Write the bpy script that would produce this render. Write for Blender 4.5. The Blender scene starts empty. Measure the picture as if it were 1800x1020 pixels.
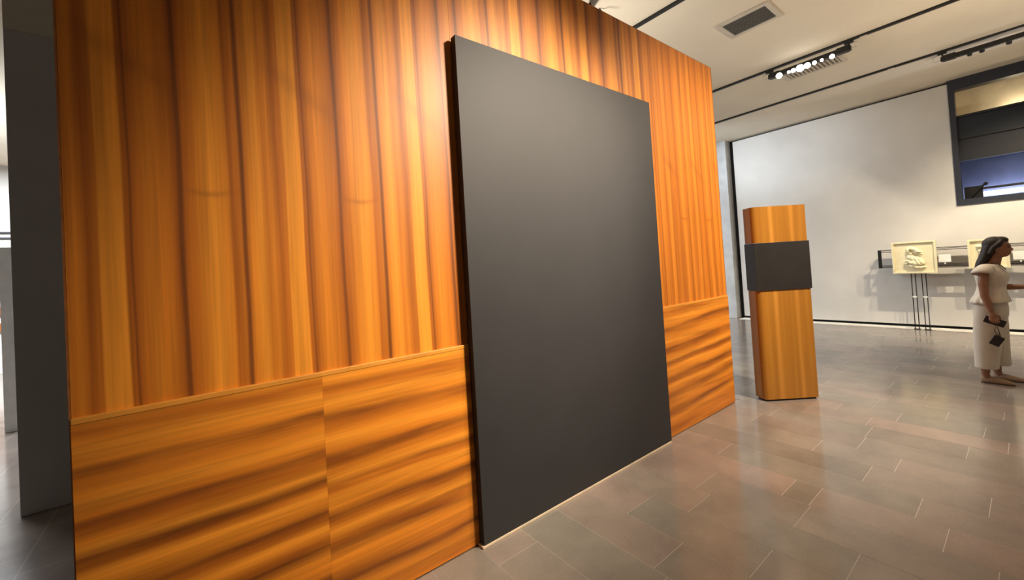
import bpy, bmesh, math, random
from mathutils import Vector, Matrix
random.seed(7)
C = bpy.context.scene.collection
sc = bpy.context.scene

# ------------------------------------------------------------------ camera
# world: X runs along the wood partition, Y away from it, Z up; camera stands at the origin, 1.6 m up
yaw, pitch, roll, F, CY = math.radians(38.0446), math.radians(1.1306), math.radians(-3.465), 716.39, 458.25
fw = Vector((math.sin(yaw)*math.cos(pitch), math.cos(yaw)*math.cos(pitch), math.sin(pitch)))
rt0 = Vector((math.cos(yaw), -math.sin(yaw), 0)); up0 = rt0.cross(fw)
rt = rt0*math.cos(roll) + up0*math.sin(roll); up = -rt0*math.sin(roll) + up0*math.cos(roll)
cam = bpy.data.cameras.new('camera'); cam_o = bpy.data.objects.new('camera', cam); C.objects.link(cam_o)
cam.sensor_fit = 'HORIZONTAL'; cam.sensor_width = 36.0; cam.lens = F/1800*36.0
cam.shift_y = -(510-CY)/1800.0; cam.clip_start = 0.05
m = Matrix((rt, up, -fw)).transposed().to_4x4(); m.translation = Vector((0, 0, 1.6))
cam_o.matrix_world = m
sc.camera = cam_o

# ------------------------------------------------------------------ world, exposure
sc.view_settings.view_transform = 'Standard'; sc.view_settings.look = 'None'
sc.view_settings.gamma = 1.0; sc.view_settings.use_curve_mapping = False
sc.view_settings.exposure = 0.6
w = bpy.data.worlds.new('gallery_ambient'); sc.world = w; w.use_nodes = True
w.node_tree.nodes['Background'].inputs[0].default_value = (1.0, 0.93, 0.84, 1)
w.node_tree.nodes['Background'].inputs[1].default_value = 0.07

# ------------------------------------------------------------------ lights (ceiling spots, daylight from beyond, added fill lamps)
def spot(name, loc, target, watts, angle, blend=1.0, col=(1, .86, .68), size=.06):
    l = bpy.data.lights.new(name, 'SPOT'); o = bpy.data.objects.new(name, l); C.objects.link(o)
    l.energy = watts; l.spot_size = math.radians(angle); l.spot_blend = blend; l.color = col; l.shadow_soft_size = size
    o.location = loc
    o.rotation_euler = (Vector(target)-Vector(loc)).to_track_quat('-Z', 'Y').to_euler()
    return o
WARM = (1, .84, .64)
spot('partition_spot', (3.2, -0.95, 4.42), (1.72, 2.09, 1.95), 1750, 48, 1.0, WARM, .28)
spot('partition_spot', (4.445, -0.8, 4.42), (3.95, 2.0, 1.45), 800, 76, 1.0, WARM, .12)
spot('totem_spot', (4.445, -0.9, 4.42), (5.0, 1.45, 0.1), 230, 50, 1.0, WARM, .05)
spot('plaque_spot', (9.12, 0.30, 4.36), (10.95, 1.7, 0.4), 2000, 100, .9, (1, .85, .62), .015)
spot('plaque_spot', (9.12, 0.16-.45, 4.36), (10.95, 0.2, 0.6), 420, 92, .9, (1, .85, .62), .015)
spot('wall_spot', (7.36, 2.2, 4.36), (10.95, 3.2, 1.8), 60, 95, 1.0, (1, .93, .82), .06)
spot('floor_spot', (7.36, 1.5, 4.36), (4.4, 0.0, 0.0), 300, 90, 1.0, WARM, .06)
for x in (6.4, 9.0): spot('wall_bounce_fill', (x, -3.4, 4.42), (x, -5, 2.2), 120, 110, 1.0, (1, .90, .76), .1)  # added unseen lamps; their bounce off wall_front fills the room
for loc, tgt, e, col in (((6.4, -1.8, 2.0), (6.9, -.2, 4.53), 290, (1, .85, .64)), ((3.2, 3.3, 3.0), (5.2, 3.0, 4.53), 120, (1, .93, .82)), ((-2.8, 9.5, 2.0), (-3.0, 9.8, 4.53), 330, (.85, .93, 1))):
    spot('uplight', loc, tgt, e, 128, 1.0, col, .15)  # added fill lamps without fixtures, out of view, to brighten the ceiling
spot('daylight_spill', (7.6, 6.0, 3.9), (10.95, 3.75, 4.1), 330, 46, 1.0, (.72, .85, 1.0), .3)
sky = bpy.data.lights.new('skylight', 'AREA'); sky.energy = 260; sky.color = (.80, .90, 1.0); sky.size = 3.0; sky.shape = 'RECTANGLE'; sky.size_y = 3.0
sky_o = bpy.data.objects.new('skylight', sky); C.objects.link(sky_o); sky_o.location = (7.5, 7.2, 4.45)
sky2 = bpy.data.lights.new('skylight', 'AREA'); sky2.energy = 700; sky2.color = (.86, .93, 1.0); sky2.size = 4.0; sky2.shape = 'RECTANGLE'; sky2.size_y = 3.0
sky2_o = bpy.data.objects.new('skylight', sky2); C.objects.link(sky2_o); sky2_o.location = (-2.6, 10.5, 4.45)

# ------------------------------------------------------------------ material helpers
def mat(name):
    m = bpy.data.materials.new(name); m.use_nodes = True
    nt = m.node_tree
    return m, nt, nt.nodes['Principled BSDF']
def N(nt, t, **kw):
    n = nt.nodes.new(t)
    for k, v in kw.items(): setattr(n, k, v)
    return n
def math_(nt, op, a, b=None, c=None, clamp=False):
    n = N(nt, 'ShaderNodeMath', operation=op, use_clamp=clamp)
    for i, v in enumerate((a, b, c)):
        if v is None: continue
        if isinstance(v, (int, float)): n.inputs[i].default_value = v
        else: nt.links.new(v, n.inputs[i])
    return n.outputs[0]
def ramp(nt, fac, stops, interp='LINEAR'):
    r = N(nt, 'ShaderNodeValToRGB'); e = r.color_ramp.elements; r.color_ramp.interpolation = interp
    while len(e) < len(stops): e.new(0.5)
    for i, (p, c) in enumerate(stops):
        e[i].position = p; e[i].color = (*c, 1)
    nt.links.new(fac, r.inputs[0]); return r.outputs[0]
def noise(nt, vec, scale, detail=2, rough=.5, dim='3D'):
    n = N(nt, 'ShaderNodeTexNoise', noise_dimensions=dim)
    n.inputs['Scale'].default_value = scale; n.inputs['Detail'].default_value = detail; n.inputs['Roughness'].default_value = rough
    nt.links.new(vec, n.inputs['Vector']); return n.outputs[0]
def mapping(nt, vec, scale=(1, 1, 1), loc=(0, 0, 0)):
    n = N(nt, 'ShaderNodeMapping'); n.inputs['Scale'].default_value = scale; n.inputs['Location'].default_value = loc
    nt.links.new(vec, n.inputs['Vector']); return n.outputs[0]
def mix(nt, fac, a, b, mode='MIX'):
    n = N(nt, 'ShaderNodeMix', data_type='RGBA', blend_type=mode)
    for i, v in ((0, fac), (6, a), (7, b)):
        if isinstance(v, (int, float)): n.inputs[i].default_value = v
        elif isinstance(v, tuple): n.inputs[i].default_value = (*v, 1)
        else: nt.links.new(v, n.inputs[i])
    return n.outputs[2]
def bump(nt, b, h, strength=.1, dist=.01):
    n = N(nt, 'ShaderNodeBump'); n.inputs['Strength'].default_value = strength; n.inputs['Distance'].default_value = dist
    nt.links.new(h, n.inputs['Height']); nt.links.new(n.outputs[0], b.inputs['Normal'])
def simple(name, col, rough=.6, metal=0, var=.08, scale=6, bmp=0.0, emit=None, spec=.5):
    m, nt, b = mat(name)
    tc = N(nt, 'ShaderNodeTexCoord').outputs['Object']
    n = noise(nt, tc, scale, 3)
    lo = tuple(c*(1-var) for c in col); hi = tuple(min(1, c*(1+var)) for c in col)
    nt.links.new(ramp(nt, n, [(.3, lo), (.7, hi)]), b.inputs['Base Color'])
    b.inputs['Roughness'].default_value = rough; b.inputs['Metallic'].default_value = metal
    b.inputs['Specular IOR Level'].default_value = spec
    if bmp: bump(nt, b, noise(nt, tc, scale*12, 3), bmp, .004)
    if emit:
        b.inputs['Emission Color'].default_value = (*emit[0], 1); b.inputs['Emission Strength'].default_value = emit[1]
    return m

# veneer: slip-matched leaves. Local x runs along the partition, local z up.
BR, MB_, MD, DK, LN = (.80, .300, .028), (.67, .226, .018), (.55, .170, .013), (.41, .115, .009), (.21, .060, .008)
LEAF = [(.0, MD), (.02, MB_), (.035, MD), (.050, DK), (.078, MD), (.084, BR), (.148, BR), (.156, DK), (.166, DK), (.172, LN), (.178, DK), (.200, MD), (.225, MB_), (.285, MD), (.306, DK), (.316, LN), (.324, LN), (.330, DK), (.362, MD), (.374, MB_), (.420, BR), (.474, MB_), (.484, DK), (.516, MD), (.526, LN), (.534, LN), (.542, MD), (.556, MB_), (.590, BR), (.615, MD)]
def veneer_up(name, s, off, bright=1.0, warp=.006, flat=.0):
    m, nt, b = mat(name)
    tc = N(nt, 'ShaderNodeTexCoord').outputs['Object']
    sx = N(nt, 'ShaderNodeSeparateXYZ'); nt.links.new(tc, sx.inputs[0]); x, z = sx.outputs[0], sx.outputs[2]
    t = math_(nt, 'MULTIPLY_ADD', x, s, off)
    leaf = math_(nt, 'FLOOR', math_(nt, 'DIVIDE', t, .615))
    tt = math_(nt, 'SUBTRACT', t, math_(nt, 'MULTIPLY', leaf, .615))       # position within the leaf
    cv = N(nt, 'ShaderNodeCombineXYZ'); nt.links.new(math_(nt, 'MULTIPLY', tt, 3.2), cv.inputs[0]); nt.links.new(math_(nt, 'MULTIPLY', z, .75), cv.inputs[2])
    nt.links.new(math_(nt, 'MULTIPLY', leaf, .06), cv.inputs[1])
    wv = math_(nt, 'MULTIPLY', math_(nt, 'SUBTRACT', noise(nt, cv.outputs[0], 1.0, 2, .45), .5), warp*5)
    lean = math_(nt, 'MULTIPLY', math_(nt, 'SUBTRACT', z, 2.2), .010)
    tw = math_(nt, 'ADD', math_(nt, 'ADD', tt, wv), lean)
    u = math_(nt, 'FRACT', math_(nt, 'ADD', math_(nt, 'DIVIDE', tw, .615), 1.0))
    base = ramp(nt, u, [(p/.615*.9999, c) for p, c in LEAF])
    if flat: base = mix(nt, flat, base, MB_)
    # fine grain, stretched along z
    g1 = noise(nt, mapping(nt, tc, (95, 95, 1.6)), 1.0, 3, .6)
    g2 = noise(nt, mapping(nt, tc, (24, 24, .7)), 1.0, 3, .55)
    col = mix(nt, .42, base, ramp(nt, g2, [(.30, (.52, .50, .48)), (.5, (.98, .98, .98)), (.7, (1.35, 1.3, 1.2))]), 'MULTIPLY')
    col = mix(nt, .40, col, ramp(nt, g1, [(.3, (.68, .66, .62)), (.7, (1.2, 1.2, 1.2))]), 'MULTIPLY')
    # cross figure: a thin arc (z about 2.0) and a broken oblique smudge (z about 2.5), repeated on each leaf
    def gauss(d, wd): return math_(nt, 'POWER', 2.718, math_(nt, 'MULTIPLY', math_(nt, 'MULTIPLY', d, d), -1.0/(wd*wd)))
    arc = math_(nt, 'SUBTRACT', z, math_(nt, 'ADD', 1.985, math_(nt, 'MULTIPLY', math_(nt, 'MULTIPLY', math_(nt, 'SUBTRACT', tt, .42), math_(nt, 'SUBTRACT', tt, .42)), 2.5)))
    a_f = math_(nt, 'MULTIPLY', gauss(arc, .012), gauss(math_(nt, 'SUBTRACT', tt, .42), .075))
    obl = math_(nt, 'SUBTRACT', z, math_(nt, 'SUBTRACT', 2.60, math_(nt, 'MULTIPLY', tt, .62)))
    br = noise(nt, mapping(nt, tc, (14, 14, 9)), 1.0, 3, .6)
    o_f = math_(nt, 'MULTIPLY', math_(nt, 'MULTIPLY', gauss(obl, .045), gauss(math_(nt, 'SUBTRACT', tt, .16), .17)), math_(nt, 'MULTIPLY', br, 1.1))
    kn = math_(nt, 'MULTIPLY', math_(nt, 'ADD', math_(nt, 'MULTIPLY', a_f, .8), o_f), .5, clamp=True)
    col = mix(nt, kn, col, LN)
    if bright != 1.0: col = mix(nt, 1.0, col, (bright, bright*.93, bright*.95), 'MULTIPLY')
    nt.links.new(col, b.inputs['Base Color'])
    b.inputs['Roughness'].default_value = .48; b.inputs['Specular IOR Level'].default_value = .36
    b.inputs['Coat Weight'].default_value = .06; b.inputs['Coat Roughness'].default_value = .34
    bump(nt, b, g1, .03, .002)
    return m
def veneer_flat(name, tilt=0.0, shift=0.0):
    m, nt, b = mat(name)
    tc = N(nt, 'ShaderNodeTexCoord').outputs['Object']
    sx = N(nt, 'ShaderNodeSeparateXYZ'); nt.links.new(tc, sx.inputs[0]); x, z = sx.outputs[0], sx.outputs[2]
    wv = math_(nt, 'MULTIPLY', math_(nt, 'SUBTRACT', noise(nt, mapping(nt, tc, (1.1, 1, 2.0), (shift*7, 0, 0)), 1.0, 2, .5), .5), .075)
    zz = math_(nt, 'ADD', math_(nt, 'ADD', z, wv), math_(nt, 'MULTIPLY', x, tilt))
    u = math_(nt, 'DIVIDE', math_(nt, 'ADD', zz, .05+shift), 1.30, clamp=True)
    st = [(1.17, BR), (1.125, DK), (1.10, MD), (1.06, BR), (1.01, MB_), (.985, LN), (.945, DK), (.90, MB_), (.87, BR), (.815, MD), (.795, LN), (.755, DK), (.725, MB_), (.70, BR), (.67, LN), (.64, DK), (.615, BR), (.56, MB_), (.525, LN), (.49, DK), (.45, BR), (.40, DK), (.37, LN), (.32, MB_), (.25, MD), (.215, LN), (.16, MB_), (.09, DK), (.04, MD)]
    col = ramp(nt, u, [((p+.05)/1.30, c) for p, c in reversed(st)])
    msk = noise(nt, mapping(nt, tc, (1.3, 1, 9.0), (shift*3, 0, 0)), 1.0, 3, .6)
    mr = N(nt, 'ShaderNodeMapRange'); mr.inputs['From Min'].default_value = .42; mr.inputs['From Max'].default_value = .66; nt.links.new(msk, mr.inputs['Value'])
    col = mix(nt, math_(nt, 'MULTIPLY', mr.outputs[0], .45), col, MB_)
    g1 = noise(nt, mapping(nt, tc, (1.8, 60, 75)), 1.0, 3, .6)
    g2 = noise(nt, mapping(nt, tc, (1.0, 20, 20)), 1.0, 3, .55)
    col = mix(nt, .55, col, ramp(nt, g2, [(.3, (.42, .38, .36)), (.5, (1, 1, 1)), (.7, (1.3, 1.25, 1.15))]), 'MULTIPLY')
    col = mix(nt, .40, col, ramp(nt, g1, [(.3, (.65, .62, .6)), (.7, (1.2, 1.2, 1.2))]), 'MULTIPLY')
    nt.links.new(col, b.inputs['Base Color'])
    b.inputs['Roughness'].default_value = .44; b.inputs['Specular IOR Level'].default_value = .4
    b.inputs['Coat Weight'].default_value = .10; b.inputs['Coat Roughness'].default_value = .3
    bump(nt, b, g1, .03, .002)
    return m
def veneer_plain(name):
    m, nt, b = mat(name)
    tc = N(nt, 'ShaderNodeTexCoord').outputs['Object']
    g2 = noise(nt, mapping(nt, tc, (16, 16, .35)), 1.0, 3, .55); g1 = noise(nt, mapping(nt, tc, (110, 110, 1.5)), 1.0, 3, .6)
    col = ramp(nt, g2, [(.3, (.35, .140, .016)), (.5, (.41, .170, .021)), (.7, (.47, .203, .027))])
    sx = N(nt, 'ShaderNodeSeparateXYZ'); nt.links.new(tc, sx.inputs[0])
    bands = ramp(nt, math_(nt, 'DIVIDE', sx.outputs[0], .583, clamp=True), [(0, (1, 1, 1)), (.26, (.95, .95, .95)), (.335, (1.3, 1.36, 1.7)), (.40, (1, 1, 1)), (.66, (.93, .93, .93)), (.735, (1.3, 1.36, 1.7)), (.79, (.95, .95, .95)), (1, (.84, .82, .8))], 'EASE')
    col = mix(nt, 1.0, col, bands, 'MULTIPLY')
    col = mix(nt, .4, col, ramp(nt, g1, [(.3, (.75, .73, .7)), (.7, (1.15, 1.15, 1.15))]), 'MULTIPLY')
    nt.links.new(col, b.inputs['Base Color'])
    b.inputs['Roughness'].default_value = .27
    bump(nt, b, g1, .05, .002)
    return m
def stone(name, per_object=True):
    m, nt, b = mat(name)
    geo = N(nt, 'ShaderNodeNewGeometry').outputs['Position'] if not per_object else N(nt, 'ShaderNodeTexCoord').outputs['Object']
    big = noise(nt, mapping(nt, geo, (2.6, 2.6, 2.6)), 1.0, 4, .6)
    fine = noise(nt, geo, 90, 3, .6)
    tones = [(c[0], tuple((.75*v*2.1+.25*w_)*k_ for v, w_, k_ in zip(c[1], (.245, .205, .175), (.98, 1.03, 1.04)))) for c in ((.0, (.088, .075, .064)), (.18, (.112, .098, .084)), (.36, (.128, .098, .084)), (.52, (.106, .092, .080)), (.68, (.140, .102, .088)), (.84, (.122, .106, .090)), (1.0, (.098, .078, .068)))]
    if per_object:
        rnd = N(nt, 'ShaderNodeObjectInfo').outputs['Random']
        col = ramp(nt, rnd, tones)
    else:
        bk = N(nt, 'ShaderNodeTexBrick'); bk.offset = .37; bk.inputs['Scale'].default_value = 1.0
        bk.inputs['Brick Width'].default_value = .62; bk.inputs['Row Height'].default_value = .29; bk.inputs['Mortar Size'].default_value = .003
        bk.inputs['Color1'].default_value = (.21, .175, .15, 1); bk.inputs['Color2'].default_value = (.22, .175, .15, 1); bk.inputs['Mortar'].default_value = (.30, .26, .22, 1)
        mp = N(nt, 'ShaderNodeMapping'); mp.inputs['Rotation'].default_value = (0, 0, math.pi/2); nt.links.new(geo, mp.inputs[0]); nt.links.new(mp.outputs[0], bk.inputs['Vector'])
        col = bk.outputs[0]
    col = mix(nt, .6, col, ramp(nt, big, [(.3, (.72, .72, .72)), (.7, (1.28, 1.25, 1.22))]), 'MULTIPLY')
    col = mix(nt, .35, col, ramp(nt, fine, [(.3, (.8, .8, .8)), (.7, (1.2, 1.2, 1.2))]), 'MULTIPLY')
    nt.links.new(col, b.inputs['Base Color'])
    rg = N(nt, 'ShaderNodeMapRange'); rg.inputs['To Min'].default_value = .11; rg.inputs['To Max'].default_value = .19; nt.links.new(big, rg.inputs['Value'])
    nt.links.new(rg.outputs[0], b.inputs['Roughness']); b.inputs['Specular IOR Level'].default_value = .5
    bump(nt, b, fine, .02, .002)
    return m

M = {}
M['veneer_a'] = veneer_up('veneer_left_leaves', 1.0, 0.0)
M['veneer_b'] = veneer_up('veneer_middle_leaves', .8786, .269-1.62*.8786+.615*2)
M['veneer_c'] = veneer_up('veneer_right_leaves', 1.25, .12, .88, .005, .45)
M['dado_a'] = veneer_flat('veneer_horizontal', 0.0, 0.0)
M['dado_b'] = veneer_flat('veneer_horizontal_shifted', .02, .018)
M['dado_c'] = veneer_flat('veneer_horizontal_tilted', -.05, .20)
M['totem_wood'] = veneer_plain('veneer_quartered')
M['wood_edge'] = simple('wood_edge_band', (.30, .105, .022), .4, 0, .2, 20)
M['core'] = simple('partition_core', (.05, .035, .025), .8)
M['canvas'] = simple('charcoal_canvas', (.0185, .0178, .0205), .62, 0, .10, 2.5, .05)
M['canvas_edge'] = simple('navy_canvas_edge', (.012, .013, .020), .7)
M['pale_wood'] = simple('pale_batten_wood', (.62, .50, .36), .5, 0, .1, 12)
M['black_panel'] = simple('black_satin_panel', (.020, .018, .017), .38, 0, .15, 4)
M['stone'] = stone('stone_tile', True)
M['stone_far'] = stone('stone_floor', False)
M['plaster'] = simple('off_white_plaster', (.63, .60, .555), .75, 0, .05, 1.6, .06)
M['ceiling'] = simple('cream_ceiling', (.68, .60, .48), .8, 0, .05, .9)
M['black'] = simple('black_reveal', (.010, .010, .011), .6)
M['grey_wall'] = simple('dark_grey_wall', (.34, .33, .32), .7, 0, .06, 1.2, .05)
M['grey_panel'] = simple('mid_grey_board', (.70, .69, .67), .6)
M['concrete'] = simple('pale_concrete', (.52, .52, .51), .7, 0, .12, 4, .1)
M['white_strip'] = simple('white_stone_strip', (.78, .74, .66), .5)
M['metal'] = simple('black_metal', (.014, .013, .012), .42, .3)
M['navy'] = simple('navy_steel', (.018, .021, .034), .45)
M['navy2'] = simple('teal_navy_board', (.006, .011, .019), .6)
M['navy3'] = simple('slate_board', (.013, .013, .019), .6)
M['cream'] = simple('cream_wall', (.66, .56, .40), .7)
M['bluewall'] = simple('blue_grey_wall', (.17, .20, .33), .7, 0, .15, 3)
M['led'] = simple('led_strip', (.9, .92, 1), .5, emit=((.90, .93, 1.0), 1.6))
M['plasterwork'] = simple('ivory_plaster_relief', (.80, .72, .48), .6, 0, .05, 12)
M['card'] = simple('white_card', (.86, .85, .80), .6)
M['bulb'] = simple('lamp_lens', (1, 1, 1), .3, emit=((1, .95, .85), 14.0))
M['vent_frame'] = simple('beige_vent_frame', (.52, .46, .38), .5)
M['vent_dark'] = simple('vent_dark', (.050, .044, .038), .7)
M['vent_tan'] = simple('vent_tan', (.34, .30, .26), .6)
M['vent_slat'] = simple('dark_bronze_slat', (.10, .088, .075), .6)
M['vent_grey'] = simple('shadow_grey_vent', (.22, .195, .165), .7)
M['cable'] = simple('pale_cable', (.55, .50, .42), .5)

# ------------------------------------------------------------------ mesh helpers
class MB:
    def __init__(s): s.v = []; s.f = []
    def box(s, a, b):
        x0, y0, z0 = a; x1, y1, z1 = b; n = len(s.v)
        s.v += [(x0,y0,z0),(x1,y0,z0),(x1,y1,z0),(x0,y1,z0),(x0,y0,z1),(x1,y0,z1),(x1,y1,z1),(x0,y1,z1)]
        s.f += [tuple(n+i for i in q) for q in ((3,2,1,0),(4,5,6,7),(0,1,5,4),(1,2,6,5),(2,3,7,6),(3,0,4,7))]
        return s
    def rings(s, rings, cap=True):
        n = len(s.v); k = len(rings[0])
        for r in rings: s.v += [tuple(p) for p in r]
        for i in range(len(rings)-1):
            for j in range(k):
                a = n+i*k+j; b = n+i*k+(j+1) % k
                s.f.append((a, b, b+k, a+k))
        if cap:
            s.f.append(tuple(n+j for j in reversed(range(k)))); s.f.append(tuple(n+(len(rings)-1)*k+j for j in range(k)))
        return s
    def tube(s, pts, r, k=8):
        pts = [Vector(p) for p in pts]; rs = r if isinstance(r, (list, tuple)) else [r]*len(pts); out = []
        for i, p in enumerate(pts):
            d = (pts[min(i+1, len(pts)-1)]-pts[max(i-1, 0)]).normalized()
            a = d.orthogonal().normalized() if i == 0 else (prev - d*prev.dot(d)).normalized()
            prev = a; b = d.cross(a)
            out.append([p + (a*math.cos(2*math.pi*j/k)+b*math.sin(2*math.pi*j/k))*rs[i] for j in range(k)])
        return s.rings(out)
    def ball(s, c, r, k=14, rot=None):
        c = Vector(c); r = r if isinstance(r, (list, tuple)) else (r, r, r); R_ = rot or Matrix.Identity(3); out = []
        for i in range(1, k):
            ph = math.pi*i/k
            out.append([c + R_ @ Vector((r[0]*math.sin(ph)*math.cos(2*math.pi*j/k), r[1]*math.sin(ph)*math.sin(2*math.pi*j/k), -r[2]*math.cos(ph))) for j in range(k)])
        return s.rings(out)
    def ell(s, prof, k=24, p=2.0):
        # prof: (z, cx, cy, rx, ry) rows; superellipse rings
        out = []
        for z, cx, cy, rx, ry in prof:
            ring = []
            for j in range(k):
                a = 2*math.pi*j/k; c_, s_ = math.cos(a), math.sin(a)
                ring.append((cx+rx*math.copysign(abs(c_)**(2/p), c_), cy+ry*math.copysign(abs(s_)**(2/p), s_), z))
            out.append(ring)
        return s.rings(out)
    def build(s, name, material, parent=None, smooth=False, bevel=0, off=(0, 0, 0)):
        me = bpy.data.meshes.new(name)
        me.from_pydata([(v[0]-off[0], v[1]-off[1], v[2]-off[2]) for v in s.v], [], s.f); me.update()
        bm = bmesh.new(); bm.from_mesh(me); bmesh.ops.recalc_face_normals(bm, faces=bm.faces); bm.to_mesh(me); bm.free()
        me.materials.append(M[material] if isinstance(material, str) else material)
        if smooth:
            for p in me.polygons: p.use_smooth = True
        o = bpy.data.objects.new(name, me); C.objects.link(o)
        if parent: o.parent = parent
        else: o.location = off
        if bevel:
            b = o.modifiers.new('bevel', 'BEVEL'); b.width = bevel; b.segments = 2; b.limit_method = 'ANGLE'
        return o
def box(name, a, b, material, parent=None, bevel=0, off=(0, 0, 0)): return MB().box(a, b).build(name, material, parent, False, bevel, off)
def tag(o, label=None, cat=None, group=None, kind=None):
    if label: o['label'] = label
    if cat: o['category'] = cat
    if group: o['group'] = group
    if kind: o['kind'] = kind
    return o
def thing(name, loc, label, cat, group=None, rz=0):
    o = bpy.data.objects.new(name, None); C.objects.link(o); o.location = loc; o.rotation_euler = (0, 0, rz)
    o.empty_display_size = .1
    return tag(o, label, cat, group)
def struct(o, label=None):
    if label: o['label'] = label
    o['kind'] = 'structure'; o['category'] = o.name.split('_')[0].split('.')[0]; return o

# ------------------------------------------------------------------ floor: stone courses
ZC = 4.53
floor = struct(box('floor', (-5, -5, -.12), (11.6, 14, -.003), 'stone_far'), 'grey brown polished stone floor laid in staggered courses')
edges = [.66, .955, 1.245, 1.525, 1.828, 2.115, 2.405, 2.69, 3.0, 3.28, 3.56, 3.85, 4.12, 4.42]
while edges[-1] < 10.3: edges.append(edges[-1]+random.choice((.28, .29, .30)))
edges[-1] = 10.64
known = {1.245: [1.87], 1.525: [1.22], 1.828: [1.30], 2.115: [1.678, .95], 2.405: [1.425, .64], 2.69: [1.53, .944], 3.0: [1.107, .955], 3.28: [1.66, .51], 3.56: [.806, .24], 3.85: [1.175, .689], 4.12: [1.75, .95]}
M['grout'] = simple('pale_grout', (.46, .41, .35), .8)
box('grout_bed', (.67, -1.2, -.003), (10.63, 2.077, -.0007), 'grout', floor)
count = 0
for i in range(len(edges)-1):
    x0, x1 = edges[i], edges[i+1]
    top = 2.078 if x0 < 4.58 else 3.6
    cuts = sorted(known.get(round(x0, 3), []), reverse=True) or [top-random.uniform(.1, .7)]
    ys = [top]+cuts
    low = -.75
    while ys[-1] > low+.5: ys.append(ys[-1]-random.uniform(.45, .92))
    for a, b in zip(ys[:-1], ys[1:]):
        if count >= 298: break
        g = .0015
        MB().box((x0+g, b+g, -.003), (x1-g, a-g, random.uniform(-.0003, .0003))).build('tile', 'stone', floor); count += 1
struct(box('trim_1', (10.69, -5, -.003), (10.97, 4.6, .006), 'white_strip'), 'pale strip along foot of white far wall')  # thin pale strip lying on the floor at the wall foot

# ------------------------------------------------------------------ ceiling, walls
struct(box('ceiling', (-5, -5, ZC), (11.6, 14, ZC+.15), 'ceiling'), 'flat cream ceiling crossed by black lighting tracks')
wr = struct(box('wall_right', (10.95, .81, .055), (11.05, 4.58, ZC-.05), 'plaster'), 'off-white plaster wall with black reveals behind the relief plaques')
box('lower_panel', (10.95, -5, .055), (11.05, .81, 2.25), 'plaster', wr)
box('end_panel', (10.95, -5, 2.25), (11.05, -2.6, ZC-.03), 'plaster', wr)
box('reveal_backing', (11.06, .81, 0), (11.12, 4.70, ZC), 'black', wr)
box('reveal_skirting', (11.06, -5, 0), (11.12, .81, 2.2), 'black', wr)
pier = struct(box('wall_back', (10.80, 4.70, 0), (11.3, 14, ZC), 'concrete'), 'pale grey concrete pier beyond the white wall')
struct(box('wall_front', (-5, -5.2, 0), (11.6, -5, ZC), 'plaster'), 'white wall behind the visitor')
struct(box('wall_far', (-5, 13.8, 0), (10.8, 14, ZC), 'plaster'), 'white wall far beyond the grey partition')
wg = struct(box('wall_grey', (-1.058, 4.65, 0), (3.6, 4.9, 3.63), 'grey_wall', bevel=.004), 'dark grey wall standing behind the wood partition')
M['olive'] = simple('olive_grey_band', (.42, .39, .31), .7)
box('upper_band', (-1.058, 4.65, 3.63), (3.6, 4.9, ZC), 'olive', wg)

# ------------------------------------------------------------------ high opening in the far wall
win = struct(box('window_1', (10.93, .735, 2.25), (11.12, .812, ZC), 'navy'), 'navy framed high opening with dark boards and blue lit recess')
Y0, Y1 = -2.6, .735
box('head_rail', (10.93, Y0, 4.335), (11.12, Y1, ZC), 'navy', win)
box('sill', (10.93, Y0, 2.25), (11.12, Y1, 2.355), 'navy', win)
box('jamb', (10.93, Y0-.08, 2.25), (11.12, Y0, ZC), 'navy', win)
box('board', (11.0, Y0, 3.475), (11.04, Y1, 3.845), 'navy2', win)
box('board', (11.0, Y0, 3.085), (11.04, Y1, 3.44), 'navy3', win)
box('rail', (10.96, Y0, 3.83), (11.06, Y1, 3.868), 'black', win)
box('rail', (10.97, Y0, 3.44), (11.05, Y1, 3.475), 'black', win)
box('rail', (10.96, Y0, 3.045), (11.06, Y1, 3.085), 'black', win)
box('recess_back', (11.75, Y0-.3, 3.5), (11.8, Y1+.4, ZC), 'cream', win)
box('recess_back', (11.60, Y0-.3, 2.2), (11.65, Y1+.4, 3.5), 'bluewall', win)
box('recess_shelf', (11.04, Y0-.3, 3.44), (11.8, Y1+.4, 3.475), 'navy', win)
box('recess_floor', (11.12, Y0-.3, 2.2), (11.65, Y1+.4, 2.25), 'black', win)
box('recess_side', (11.12, Y1+.05, 3.475), (11.75, Y1+.09, ZC), 'cream', win)
box('recess_side', (11.12, Y1+.05, 2.25), (11.6, Y1+.09, 3.44), 'navy', win)
box('light_strip', (11.30, Y0, 2.40), (11.33, .52, 2.475), 'led', win)
box('strip_rail', (11.14, Y0, 2.505), (11.18, .56, 2.545), 'black', win)
eq = MB().box((11.14, .50, 2.33), (11.26, .72, 2.58), ); eq.tube([(11.12, .68, 2.34), (11.12, .47, 2.60)], .016); eq.ball((11.12, .46, 2.60), .03, 8); eq.build('bracket', 'metal', win)
for i, (y, e) in enumerate(((.1, 5), (-1.0, 5))):
    l = bpy.data.lights.new('recess_lamp', 'AREA'); l.energy = e*1.5; l.color = (.72, .78, 1.0); l.shape = 'RECTANGLE'; l.size = .06; l.size_y = 1.1
    o = bpy.data.objects.new('recess_lamp', l); C.objects.link(o); o.location = (11.53, y, 2.32); o.rotation_euler = (0, math.radians(165), 0)
l = bpy.data.lights.new('recess_downlight', 'POINT'); l.energy = 5; l.color = (1, .86, .60); l.shadow_soft_size = .05
o = bpy.data.objects.new('recess_downlight', l); C.objects.link(o); o.location = (11.52, .02, 3.92)

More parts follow.
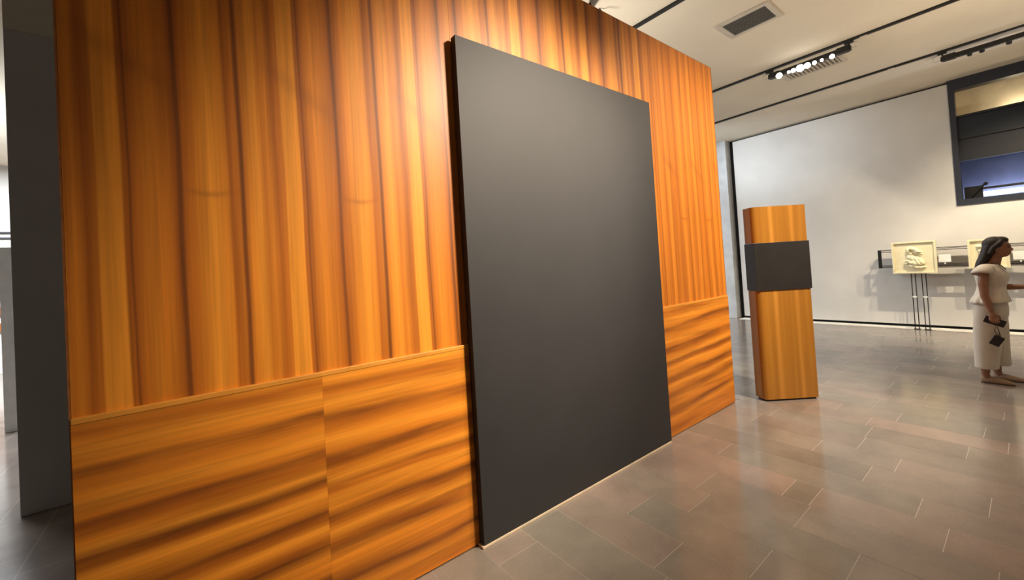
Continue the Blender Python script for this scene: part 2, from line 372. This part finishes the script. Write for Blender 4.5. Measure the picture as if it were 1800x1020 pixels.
# ------------------------------------------------------------------ wood partition
PX0, PX1, PY, PH, DH = -.354, 4.592, 2.095, 3.689, 1.170
part = thing('wood_partition', (PX0, PY, 0), 'tall free-standing partition clad in striped orange-brown wood veneer', 'partition')
o_ = (PX0, PY, 0)
box('core', (PX0+.001, PY+.0125, 0), (PX1-.001, PY+.17, PH-.004), 'core', part, 0, o_)
seams = [PX0, 1.266, 3.378, PX1]
for i, vm in enumerate(('veneer_a', 'veneer_b', 'veneer_c')):
    box('upper_panel', (seams[i]+.0008, PY, DH), (seams[i+1]-.0008, PY+.012, PH), vm, part, 0, o_)
ds = [PX0, .457, 1.59, 2.72, 3.86, PX1]
for i in range(5):
    box('lower_panel', (ds[i]+.0002, PY-.014, .006), (ds[i+1]-.0002, PY+.012, DH-.0225), ('dado_a', 'dado_b', 'dado_a', 'dado_c', 'dado_c')[i], part, 0, o_)
M['ledge'] = simple('light_edge_wood', (.66, .27, .035), .45, 0, .12, 5)
box('ledge_strip', (PX0, PY-.0155, DH-.022), (PX1, PY+.012, DH), 'ledge', part, .003, o_)
box('end_cap', (PX1+.0, PY-.0005, 0.0), (PX1+.006, PY+.17, PH), 'wood_edge', part, 0, o_)
box('end_cap', (PX0-.006, PY-.0005, 0.0), (PX0-.0, PY+.17, PH), 'wood_edge', part, 0, o_)
box('top_cap', (PX0-.006, PY+.001, PH-.004), (PX1+.004, PY+.17, PH+.004), 'wood_edge', part, 0, o_)

# ------------------------------------------------------------------ dark canvas
cv = thing('canvas_panel', (2.25, 2.055, 0), 'huge blank charcoal canvas standing on floor against wood partition', 'canvas')
oc = (2.25, 2.055, 0)
box('canvas_face', (1.262, 2.030, .015), (3.240, 2.034, 3.0), 'canvas', cv, .0015, oc)
box('canvas_body', (1.262, 2.034, .015), (3.240, 2.079, 3.0), 'canvas_edge', cv, .002, oc)
box('base_strip', (1.250, 2.026, 0), (3.232, 2.078, .0145), 'pale_wood', cv, .003, oc)

# ------------------------------------------------------------------ totem
nn = Vector((.616, .788, 0)); lat = Vector((.788, -.616, 0))
tp = Vector((4.8, 1.863, 0)); trz = math.atan2(lat.y, lat.x)
tot = thing('display_totem', tp, 'tall slim orange-brown wood veneer totem wrapped by black band', 'totem', None, trz)
box('plinth', (.015, .02, 0), (.568, .14, .02), 'black', tot)
# shaft: flat front, rounded left vertical edge
pl = []
W_, D_, rc = .583, .165, .055
for i in range(9):
    a = math.pi+math.pi/2*i/8; pl.append((rc+rc*math.cos(a), rc+rc*math.sin(a)))
pl += [(W_-.004, 0), (W_, .004), (W_, D_), (0, D_)]
sm_ = MB().rings([[(x, y, z) for x, y in pl] for z in (.02, 1.2, 2.108)])
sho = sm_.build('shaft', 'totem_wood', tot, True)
for p_ in sho.data.polygons:
    if abs(p_.normal.z) > .5: p_.use_smooth = False
es = sho.modifiers.new('edges', 'EDGE_SPLIT'); es.split_angle = math.radians(40)
sleeve = box('black_band', (-.006, -.012, 1.196), (.592, .176, 1.714), 'black_panel', tot, .002)

# ------------------------------------------------------------------ ceiling tracks, vents, lamp bars
TR = [(4.445, 'black ceiling track passing above the wood partition edge'), (7.357, 'black ceiling track carrying the lit lamp bar'), (9.12, 'black ceiling track nearest the white far wall')]
for x, lab in TR:
    t = thing('lighting_track', (x, 0, ZC-.03), lab, 'track', 'ceiling lighting tracks')
    box('rail', (-.022, -4.8, 0), (.022, 9, .03), 'metal', t)
    for y in (-2.5, 1.28, 5.0):
        box('joint_clip', (-.014, y-.04, -.006), (.014, y+.04, .001), 'vent_frame', t)
def vent(x0, x1, y0, y1, label, along_y, n, fm, sm):
    t = thing('ceiling_vent', ((x0+x1)/2, (y0+y1)/2, ZC), label, 'vent', 'ceiling vents')
    hx, hy = (x1-x0)/2, (y1-y0)/2; fw_ = .055
    for a, b in (((-hx, -hy), (hx, -hy+fw_)), ((-hx, hy-fw_), (hx, hy)), ((-hx, -hy+fw_), (-hx+fw_, hy-fw_)), ((hx-fw_, -hy+fw_), (hx, hy-fw_))):
        box('frame_side', (*a, -.022), (*b, 0), fm, t, .004)
    box('backing', (-hx+fw_, -hy+fw_, -.003), (hx-fw_, hy-fw_, 0), 'vent_dark' if along_y else 'vent_grey', t)
    for i in range(n):
        q = (i+.5)/n
        if along_y:
            x = -hx+fw_+(2*hx-2*fw_)*q
            box('slat', (x-.008, -hy+fw_, -.020), (x+.008, hy-fw_, -.004), sm, t)
        else:
            y = -hy+fw_+(2*hy-2*fw_)*q
            box('slat', (-hx+fw_, y-.008, -.020), (hx-fw_, y+.008, -.004), sm, t)
vent(5.35, 5.83, 1.74, 2.34, 'dark slatted air vent in beige frame above the totem', True, 9, 'vent_frame', 'vent_slat')
vent(7.62, 8.12, 1.62, 2.42, 'tan slatted air vent half hidden behind the lit lamp bar', False, 13, 'vent_frame', 'vent_frame')

def lamp_bar(x, y0, y1, zc, label, heads, lit, aim, thick=.028):
    t = thing('spotlight_bar', (x, (y0+y1)/2, ZC), label, 'lamp', 'lamp bars under the tracks')
    yc = (y0+y1)/2; dz = zc-ZC; h = (y1-y0)/2
    MB().box((-.03, -h, dz-thick), (.03, h, dz+thick)).build('bar', 'metal', t, False, .006)
    for s in (-1, 1):
        MB().box((-.042, s*(h-.09)-.07, dz-.04), (.042, s*(h-.09)+.07, dz+.045)).build('end_box', 'metal', t, False, .008)
        MB().tube([(0, s*(h-.02), dz+.02), (0, s*(h-.02), -.036)], .010).box((-.022, s*(h-.02)-.05, -.06), (.022, s*(h-.02)+.05, -.032)).build('hanger', 'metal', t)
        MB().tube([(0, s*(h+.02), -.05), (-.02, s*(h+.08), -.09), (-.02, s*(h+.07), dz-.02), (0, s*(h-.03), dz)], .006, 6).build('cable', 'cable', t, True)
    for yy, r, on in heads:
        d = Vector(aim).normalized(); c = Vector((0, yy-yc, dz-.02))
        a = c+d*.015; b = c+d*(.03+r*.6)
        hd = MB().tube([c-d*.01, a, b], [r*.6, r*.8, r]).build('lamp_head', 'metal', t, True)
        a1 = b+d*.001
        MB().tube([a1, a1+d*.004], [r*.9, r*.86], 14).build('lens', 'bulb' if on else 'vent_tan', hd, True)
lamp_bar(7.36, 1.42, 2.46, 4.405, 'black hanging lamp bar with glowing bulbs over the floor', [(1.64, .034, True), (1.76, .022, True), (1.85, .030, True), (1.94, .046, True), (2.03, .058, True), (2.12, .034, True), (2.18, .022, True), (2.31, .046, True)], True, (-1, -.25, -.55), .036)
lamp_bar(9.12, -.75, .72, 4.395, 'unlit looking black hanging lamp bar near the navy opening', [(.42, .028, False), (.30, .03, False), (.05, .03, False), (-.25, .03, False), (-.5, .03, False)], False, (.72, .2, -.65), .034)
sp = thing('hanging_spotlight', (3.62, 2.92, ZC), 'dark ceiling spotlight peeking above wood partition top edge', 'lamp')
MB().tube([(0, 0, 0), (0, 0, -.07)], .012).build('stem', 'metal', sp)
MB().tube([(.05, .05, -.05), (-.04, -.03, -.13), (-.10, -.08, -.20)], [.03, .05, .055], 14).build('shade', 'metal', sp, True)
MB().tube([(.16, 0, 0), (.20, -.02, -.06), (.17, -.03, -.15), (.20, -.03, -.30)], .006, 6).build('cable', 'metal', sp, True)

# ------------------------------------------------------------------ relief plaques and their rail
XR = 10.67
rail = thing('display_rail', (XR, 1.37, 0), 'black rod rail on thin double legs in front of white wall', 'stand')
orl = (XR, 1.37, 0)
def rod(y0, y1, z, x): return MB().box((x-.005, y0, z-.006), (x+.005, y1, z+.006))
for z in (1.515, 1.475, 1.215, 1.178):
    rod(-2.2, 1.90, z, XR).build('rod', 'metal', rail, False, 0, orl)
MB().box((XR-.02, 1.845, 1.165), (XR+.02, 1.895, 1.515)).build('end_plate', 'metal', rail, False, .003, orl)
for z in (1.190, 1.498): MB().box((XR+.075, -2.2, z-.004), (XR+.185, 1.89, z+.004)).build('shelf', 'metal', rail, False, 0, orl)
for y in (1.86, .3, -1.2):
    for z in (1.190, 1.498): MB().box((XR+.004, y-.006, z-.004), (XR+.08, y+.006, z+.004)).build('shelf_arm', 'metal', rail, False, 0, orl)
for y in (1.445, 1.39, 1.305, 1.25):
    MB().box((XR-.008, y-.006, .004), (XR+.008, y+.006, 1.22)).build('leg', 'metal', rail, False, 0, orl)
for y in (1.4175, 1.2775):
    MB().box((XR-.03, y-.045, .0), (XR+.03, y+.045, .014)).build('foot_plate', 'metal', rail, False, .003, orl)
    MB().box((XR-.010, y-.03, .60), (XR+.010, y+.03, .625)).build('leg_clamp', 'card', rail, False, 0, orl)

def relief(yc, zc, wd, ht, label, blobs, grp='plaster relief plaques'):
    base = (XR-.04, yc, zc-ht/2)
    t = thing('relief_plaque', base, label, 'plaque', grp)
    # +v runs to the right of the photograph (towards -Y)
    d = .06
    MB().box((0, -wd/2, 0), (d*.5, wd/2, ht)).build('back_board', 'plasterwork', t, False, .004)
    fwid = .032
    for a, b in (((-wd/2, 0), (wd/2, fwid)), ((-wd/2, ht-fwid), (wd/2, ht)), ((-wd/2, fwid), (-wd/2+fwid, ht-fwid)), ((wd/2-fwid, fwid), (wd/2, ht-fwid))):
        MB().box((-.03, a[0], a[1]), (.0, b[0], b[1])).build('frame_side', 'plasterwork', t, False, .004)
    n, mrows = 64, 56; vs, fs = [], []
    iw, ih = wd-2*fwid, ht-2*fwid
    for j in range(mrows+1):
        for i in range(n+1):
            u = -.5+i/n; v = j/mrows
            h = 0
            for (bu, bv, ru, rv, hh, rot) in blobs:
                du, dv = u-bu, v-bv; c_, s_ = math.cos(rot), math.sin(rot)
                q = ((du*c_+dv*s_)/ru)**2 + ((-du*s_+dv*c_)/rv)**2
                if q < 1: h = max(h, hh*math.sqrt(1-q)*(1+.16*math.sin(34*(dv+.55*du)+9*math.sin(6*du))))
            e = min(1, 12*min(u+.5, .5-u, v, 1-v))
            vs.append((-.002-h*e, -u*iw, fwid+v*ih))
    for j in range(mrows):
        for i in range(n):
            a = j*(n+1)+i; fs.append((a, a+1, a+n+2, a+n+1))
    mb = MB(); mb.v = vs; mb.f = fs; mb.build('relief', 'plasterwork', t, True)
    return t
relief(1.385, 1.355, .60, .60, 'square ivory plaster relief of curled figure, left of white card', [
    (-.13, .72, .045, .11, .050, .25), (-.06, .80, .10, .055, .055, .15), (.02, .77, .13, .045, .055, -.25), (.10, .70, .13, .04, .055, -.35), (.05, .655, .12, .03, .045, -.45), (.17, .61, .06, .022, .040, .1), (-.07, .62, .05, .05, .045, 0),
    (-.06, .50, .13, .09, .050, -.3), (.03, .44, .20, .10, .060, -.30), (.08, .32, .20, .13, .065, -.25), (-.02, .30, .19, .07, .075, -.45), (-.17, .38, .055, .035, .060, .3), (-.20, .29, .055, .028, .055, -.1), (.0, .18, .20, .06, .060, -.25), (.12, .14, .17, .045, .055, .12)])
relief(.475, 1.37, .46, .50, 'ivory plaster relief plaque partly hidden behind woman', [
    (-.22, .78, .12, .05, .05, -.2), (-.2, .62, .10, .06, .05, .3), (-.15, .48, .13, .05, .05, -.3), (.1, .6, .2, .2, .05, .2), (.05, .3, .25, .12, .06, -.2)])
for y, z, lab in ((.99, 1.317, 'small white caption card beside the curled figure plaque'), (.135, 1.317, 'small white caption card in front of woman at her chin')):
    t = tag(MB().box((XR-.03, y-.078, z-.068), (XR-.022, y+.078, z+.068)).box((XR-.022, y-.01, z-.105), (XR-.006, y+.01, z+.068)).build('caption_card', 'card', None, False, .001, (XR, y, z-.068)), lab, 'card', 'caption cards')

# ------------------------------------------------------------------ partition board far left
bd = thing('display_board', (-1.79, 7.68, 0), 'mid grey free-standing board edge beyond the dark grey wall', 'partition')
MB().box((-.055, 0, 0), (.055, .03, 2.23)).build('front_edge', 'grey_panel', bd)
MB().box((-.053, .03, 0), (.0545, 1.6, 2.228)).build('board', 'black', bd)
for z in (3.05, 2.93):
    struct(box('trim_2', (-5, 13.76, z-.02), (10, 13.8, z+.02), 'black'), 'dark line along far white wall')
far = thing('framed_panel', (-3.6, 13.74, 0), 'brown striped panel on far white wall at left edge', 'panel')
for z in (1.0, 1.35, 1.7): MB().box((-.8, 0, z-.09), (.8, .05, z+.09)).build('stripe', 'wood_edge', far)

# ------------------------------------------------------------------ visitor, facing right (towards -Y)
M['skin'] = simple('tan_skin', (.33, .160, .088), .5, 0, .06, 8)
M['hair'] = simple('dark_brown_hair', (.020, .011, .008), .62, 0, .35, 40)
M['linen'] = simple('white_linen', (.76, .70, .60), .8, 0, .05, 9, .05)
M['linen2'] = simple('cream_linen_trousers', (.72, .66, .55), .8, 0, .05, 7, .05)
M['shoe'] = simple('beige_suede', (.42, .29, .19), .7)
M['leather'] = simple('dark_leather', (.022, .014, .014), .4)
M['eye'] = simple('dark_eye', (.03, .02, .015), .2)
XM = 7.05
ow = (XM, .31, 0)
wm = thing('person', ow, 'woman in white blouse and cream trousers, side view, holding dark purse and phone', 'person')
def remesh(o, vox, it=6):
    r = o.modifiers.new('remesh', 'REMESH'); r.mode = 'VOXEL'; r.voxel_size = vox; r.use_smooth_shade = True
    sm = o.modifiers.new('smooth', 'SMOOTH'); sm.iterations = it; sm.factor = .5
    return o
bd_ = MB()
# head: skull, face, jaw, nose, lips, brow, ears
bd_.ball((XM, .248, 1.530), (.072, .090, .098), 18)
bd_.ball((XM, .205, 1.490), (.058, .058, .080), 16)
bd_.ball((XM, .208, 1.440), (.046, .048, .040), 14)
bd_.ball((XM, .180, 1.424), (.020, .016, .016), 10)
bd_.tube([(XM, .160, 1.508), (XM, .142, 1.482), (XM, .150, 1.470)], [.009, .013, .011], 10)
bd_.ball((XM, .158, 1.449), (.020, .011, .007), 10); bd_.ball((XM, .160, 1.439), (.018, .010, .007), 10)
bd_.ball((XM, .166, 1.528), (.048, .020, .012), 10)
for s_ in (-1, 1): bd_.ball((XM+s_*.073, .252, 1.495), (.010, .018, .030), 10)
# neck, torso
bd_.tube([(XM, .255, 1.46), (XM, .268, 1.39), (XM, .295, 1.31)], [.050, .049, .062], 16)
bd_.ell([(.80, XM, .335, .155, .105), (.90, XM, .330, .160, .110), (1.0, XM, .318, .128, .092), (1.08, XM, .312, .122, .090), (1.16, XM, .305, .140, .106), (1.23, XM, .310, .160, .098), (1.28, XM, .315, .150, .075), (1.315, XM, .305, .085, .058)], 24, 2.3)
for s_ in (-1, 1): bd_.ball((XM+s_*.065, .235, 1.165), (.050, .035, .045), 12)
# near arm hangs down, far forearm held out in front
NA = [(6.900, .350, 1.250), (6.862, .362, 1.12), (6.845, .356, .985), (6.838, .338, .90), (6.834, .318, .815)]
bd_.tube(NA, [.044, .042, .036, .033, .024], 14)
bd_.ball((6.834, .310, .770), (.020, .034, .048), 12)
FA = [(7.205, .335, 1.255), (7.222, .345, 1.13), (7.225, .300, 1.055), (7.190, .180, 1.060), (7.165, .060, 1.062)]
bd_.tube(FA, [.048, .044, .040, .034, .024], 14)
bd_.ball((7.160, .015, 1.060), (.036, .048, .018), 12)
def finger(pts, r): bd_.tube(pts, [r, r*.95, r*.8][:len(pts)] if len(pts) == 3 else [r, r, r*.9, r*.75], 8)
for i, (dy, L) in enumerate(((-.030, .9), (-.010, 1.0), (.010, .95), (.028, .78))):       # near hand, fingers folded round the phone
    y = .305+dy
    finger([(6.828, y+.003, .745), (6.817, y-.004, .745-.030*L), (6.828, y-.008, .745-.052*L), (6.846, y-.006, .745-.045*L)], .0095)
finger([(6.842, .282, .785), (6.853, .262, .755), (6.853, .258, .728)], .0105)
for i, (dx, L) in enumerate(((-.030, .85), (-.010, 1.0), (.010, .95), (.029, .75))):       # far hand, slightly curled
    x = 7.160+dx
    finger([(x, -.02, 1.062), (x, -.02-.035*L, 1.062), (x, -.02-.060*L, 1.052), (x, -.02-.072*L, 1.036)], .0095)
finger([(7.125, .02, 1.062), (7.105, -.010, 1.068), (7.100, -.034, 1.062)], .0105)
# legs and feet
for hx, kx, ax, ky, ay in ((6.975, 6.968, 6.965, .365, .405), (7.125, 7.150, 7.180, .315, .325)):
    bd_.tube([(hx, .335, .84), (hx, .340, .70), (kx, ky, .46), (kx, ky+.02, .34), (ax, ay, .10), (ax, ay-.01, .05)], [.085, .080, .055, .054, .033, .034], 14)
    bd_.tube([(ax, ay+.022, .040), (ax+.004, ay-.06, .036), (ax+.010, ay-.165, .022)], [.030, .030, .022], 12)
body = bd_.build('body', 'skin', wm, True, 0, ow); remesh(body, .006, 4)
# eyes
for s_ in (-1, 1):
    MB().ball((XM+s_*.031, .166, 1.507), (.012, .009, .008), 10).build('eye', 'eye', wm, True, 0, ow)
    MB().tube([(XM+s_*.014, .154, 1.527), (XM+s_*.034, .158, 1.532), (XM+s_*.050, .174, 1.525)], .0035, 6).build('eyebrow', 'hair', wm, True, 0, ow)
# hair: cap swept back from the forehead, long fall behind the ear onto the back
h = MB()
h.ball((XM, .268, 1.543), (.084, .094, .092), 18)
h.ball((XM, .222, 1.588), (.066, .062, .042), 16)
h.ball((XM, .300, 1.500), (.082, .062, .09), 16)
h.ell([(1.53, XM, .305, .080, .055), (1.47, XM, .318, .086, .056), (1.41, XM, .338, .090, .055), (1.35, XM, .368, .094, .048), (1.29, XM, .395, .090, .034), (1.245, XM, .408, .075, .018)], 20)
for s_ in (-1, 1): h.tube([(XM+s_*.060, .205, 1.585), (XM+s_*.078, .232, 1.548), (XM+s_*.080, .268, 1.510), (XM+s_*.080, .300, 1.44)], [.018, .020, .022, .020], 10)
remesh(h.build('hair', 'hair', wm, True, 0, ow), .006, 6)
# blouse: v-neck, cap sleeves, fitted waist and flared peplum
prof = [(.900, .330, .205, .148), (.935, .328, .196, .141), (.985, .322, .165, .120), (1.045, .315, .140, .108), (1.075, .312, .134, .104), (1.110, .308, .143, .110), (1.160, .304, .158, .122), (1.210, .308, .172, .122), (1.255, .314, .170, .102), (1.290, .312, .140, .082), (1.325, .302, .098, .070)]
def lerp_prof(z):
    for a, b in zip(prof[:-1], prof[1:]):
        if z <= b[0]:
            t = max(0, (z-a[0])/(b[0]-a[0])); return [a[i]+(b[i]-a[i])*t for i in range(4)]
    return list(prof[-1])
K, S = 72, 26; rings = []
for i in range(S+1):
    ring = []
    for j in range(K):
        th = 2*math.pi*j/K                       # 0 = front
        d = min(th, 2*math.pi-th)
        zt = 1.325-.135*math.exp(-(d/.42)**2)
        z = .900+(zt-.900)*i/S + (.012*math.cos(th) if i < 3 else 0)
        _, cy, rx, ry = lerp_prof(z)
        fl = max(0, (1.03-z)/.13); k_ = 1+.055*fl*math.cos(11*th+.6*math.sin(3*th))
        sx_, sy_ = math.sin(th), -math.cos(th)
        ring.append((XM+rx*k_*math.copysign(abs(sx_)**.88, sx_), cy+ry*k_*math.copysign(abs(sy_)**.88, sy_), z))
    rings.append(ring)
bl = MB().rings(rings, False).build('blouse', 'linen', wm, True, 0, ow)
so = bl.modifiers.new('solid', 'SOLIDIFY'); so.thickness = .004; so.offset = 1
for s_ in (-1, 1):
    sv = MB(); rr = []
    for dx, y, z, r, sq in ((.085, .315, 1.305, .040, 1.0), (.125, .335, 1.292, .062, 1.0), (.160, .352, 1.268, .074, 1.0), (.178, .362, 1.245, .078, .95), (.190, .366, 1.222, .080, .9)):
        ax_ = Vector((s_*.72, .1, -.70)).normalized() if dx < .15 else Vector((s_*.35, .1, -.93)).normalized()
        a_ = Vector((0, 1, 0)); a_ = (a_-ax_*a_.dot(ax_)).normalized(); b_ = ax_.cross(a_)
        rr.append([Vector((XM+s_*dx, y, z))+(a_*math.cos(2*math.pi*q_/24)*r+b_*math.sin(2*math.pi*q_/24)*r*.86*sq) for q_ in range(24)])
    sv = sv.rings(rr, False).build('cap_sleeve', 'linen', bl, True, 0, ow)
    so = sv.modifiers.new('solid', 'SOLIDIFY'); so.thickness = .004; so.offset = 1
# trousers: wide straight legs
tr = MB()
tr.ell([(.985, XM, .320, .128, .098), (.92, XM, .328, .160, .122), (.84, XM, .333, .176, .136), (.76, XM, .335, .176, .134), (.71, XM, .335, .160, .120)], 28, 2.4)
tr.ell([(.80, 6.970, .345, .088, .112), (.62, 6.965, .360, .092, .112), (.44, 6.962, .372, .094, .106), (.28, 6.962, .384, .096, .096), (.165, 6.962, .390, .098, .092)], 24, 2.2)
tr.ell([(.80, 7.130, .325, .088, .112), (.62, 7.145, .322, .092, .112), (.44, 7.160, .318, .094, .104), (.28, 7.172, .312, .096, .096), (.175, 7.178, .310, .098, .094)], 24, 2.2)
remesh(tr.build('trousers', 'linen2', wm, True, 0, ow), .009, 5)
# flat shoes
for ax, ay in ((6.965, .405), (7.180, .325)):
    sh = MB(); rows = []
    for t, wd_, ht_ in ((0, .018, .066), (.06, .034, .078), (.25, .038, .074), (.5, .041, .066), (.72, .044, .050), (.9, .033, .036), (1.0, .010, .020)):
        y = ay+.040-.250*t; x = ax+.012*t
        rows.append([(x+wd_*math.cos(2*math.pi*j/16), y, max(.0, ht_*.5+ht_*.55*math.sin(2*math.pi*j/16))) for j in range(16)])
    sh.rings(rows).build('shoe', 'shoe', wm, True, 0, ow)
MB().tube([(XM+.068*math.sin(a), .268-.072*math.cos(a), 1.335-.075*max(0, math.cos(a))**1.5) for a in [i*2*math.pi/24 for i in range(25)]], .003, 6).build('necklace', 'leather', wm, True, 0, ow)
# phone and purse in the hanging hand
ph = tag(MB().box((-.006, -.078, -.037), (.006, .078, .037)).build('mobile_phone', 'leather', None, False, .003), 'dark mobile phone held flat in the hanging hand of woman', 'phone')
ph.location = (6.835, .300, .708); ph.rotation_euler = (math.radians(22), 0, 0)
pu = thing('wrist_purse', (6.832, .296, .50), 'small black square purse dangling below the hand of woman', 'purse')
q = MB().box((-.014, -.040, -.055), (.014, .040, .055)).build('pouch', 'leather', pu, False, .006); q.rotation_euler = (math.radians(28), 0, 0)
q = MB().box((-.015, -.040, .020), (.015, .040, .026)).build('zip', 'metal', pu); q.rotation_euler = (math.radians(28), 0, 0)
MB().tube([(0, -.028, .045), (0, -.020, .10), (.0, -.004, .19), (0, .010, .10), (0, -.022, .05)], .004, 6).build('strap', 'leather', pu, True)
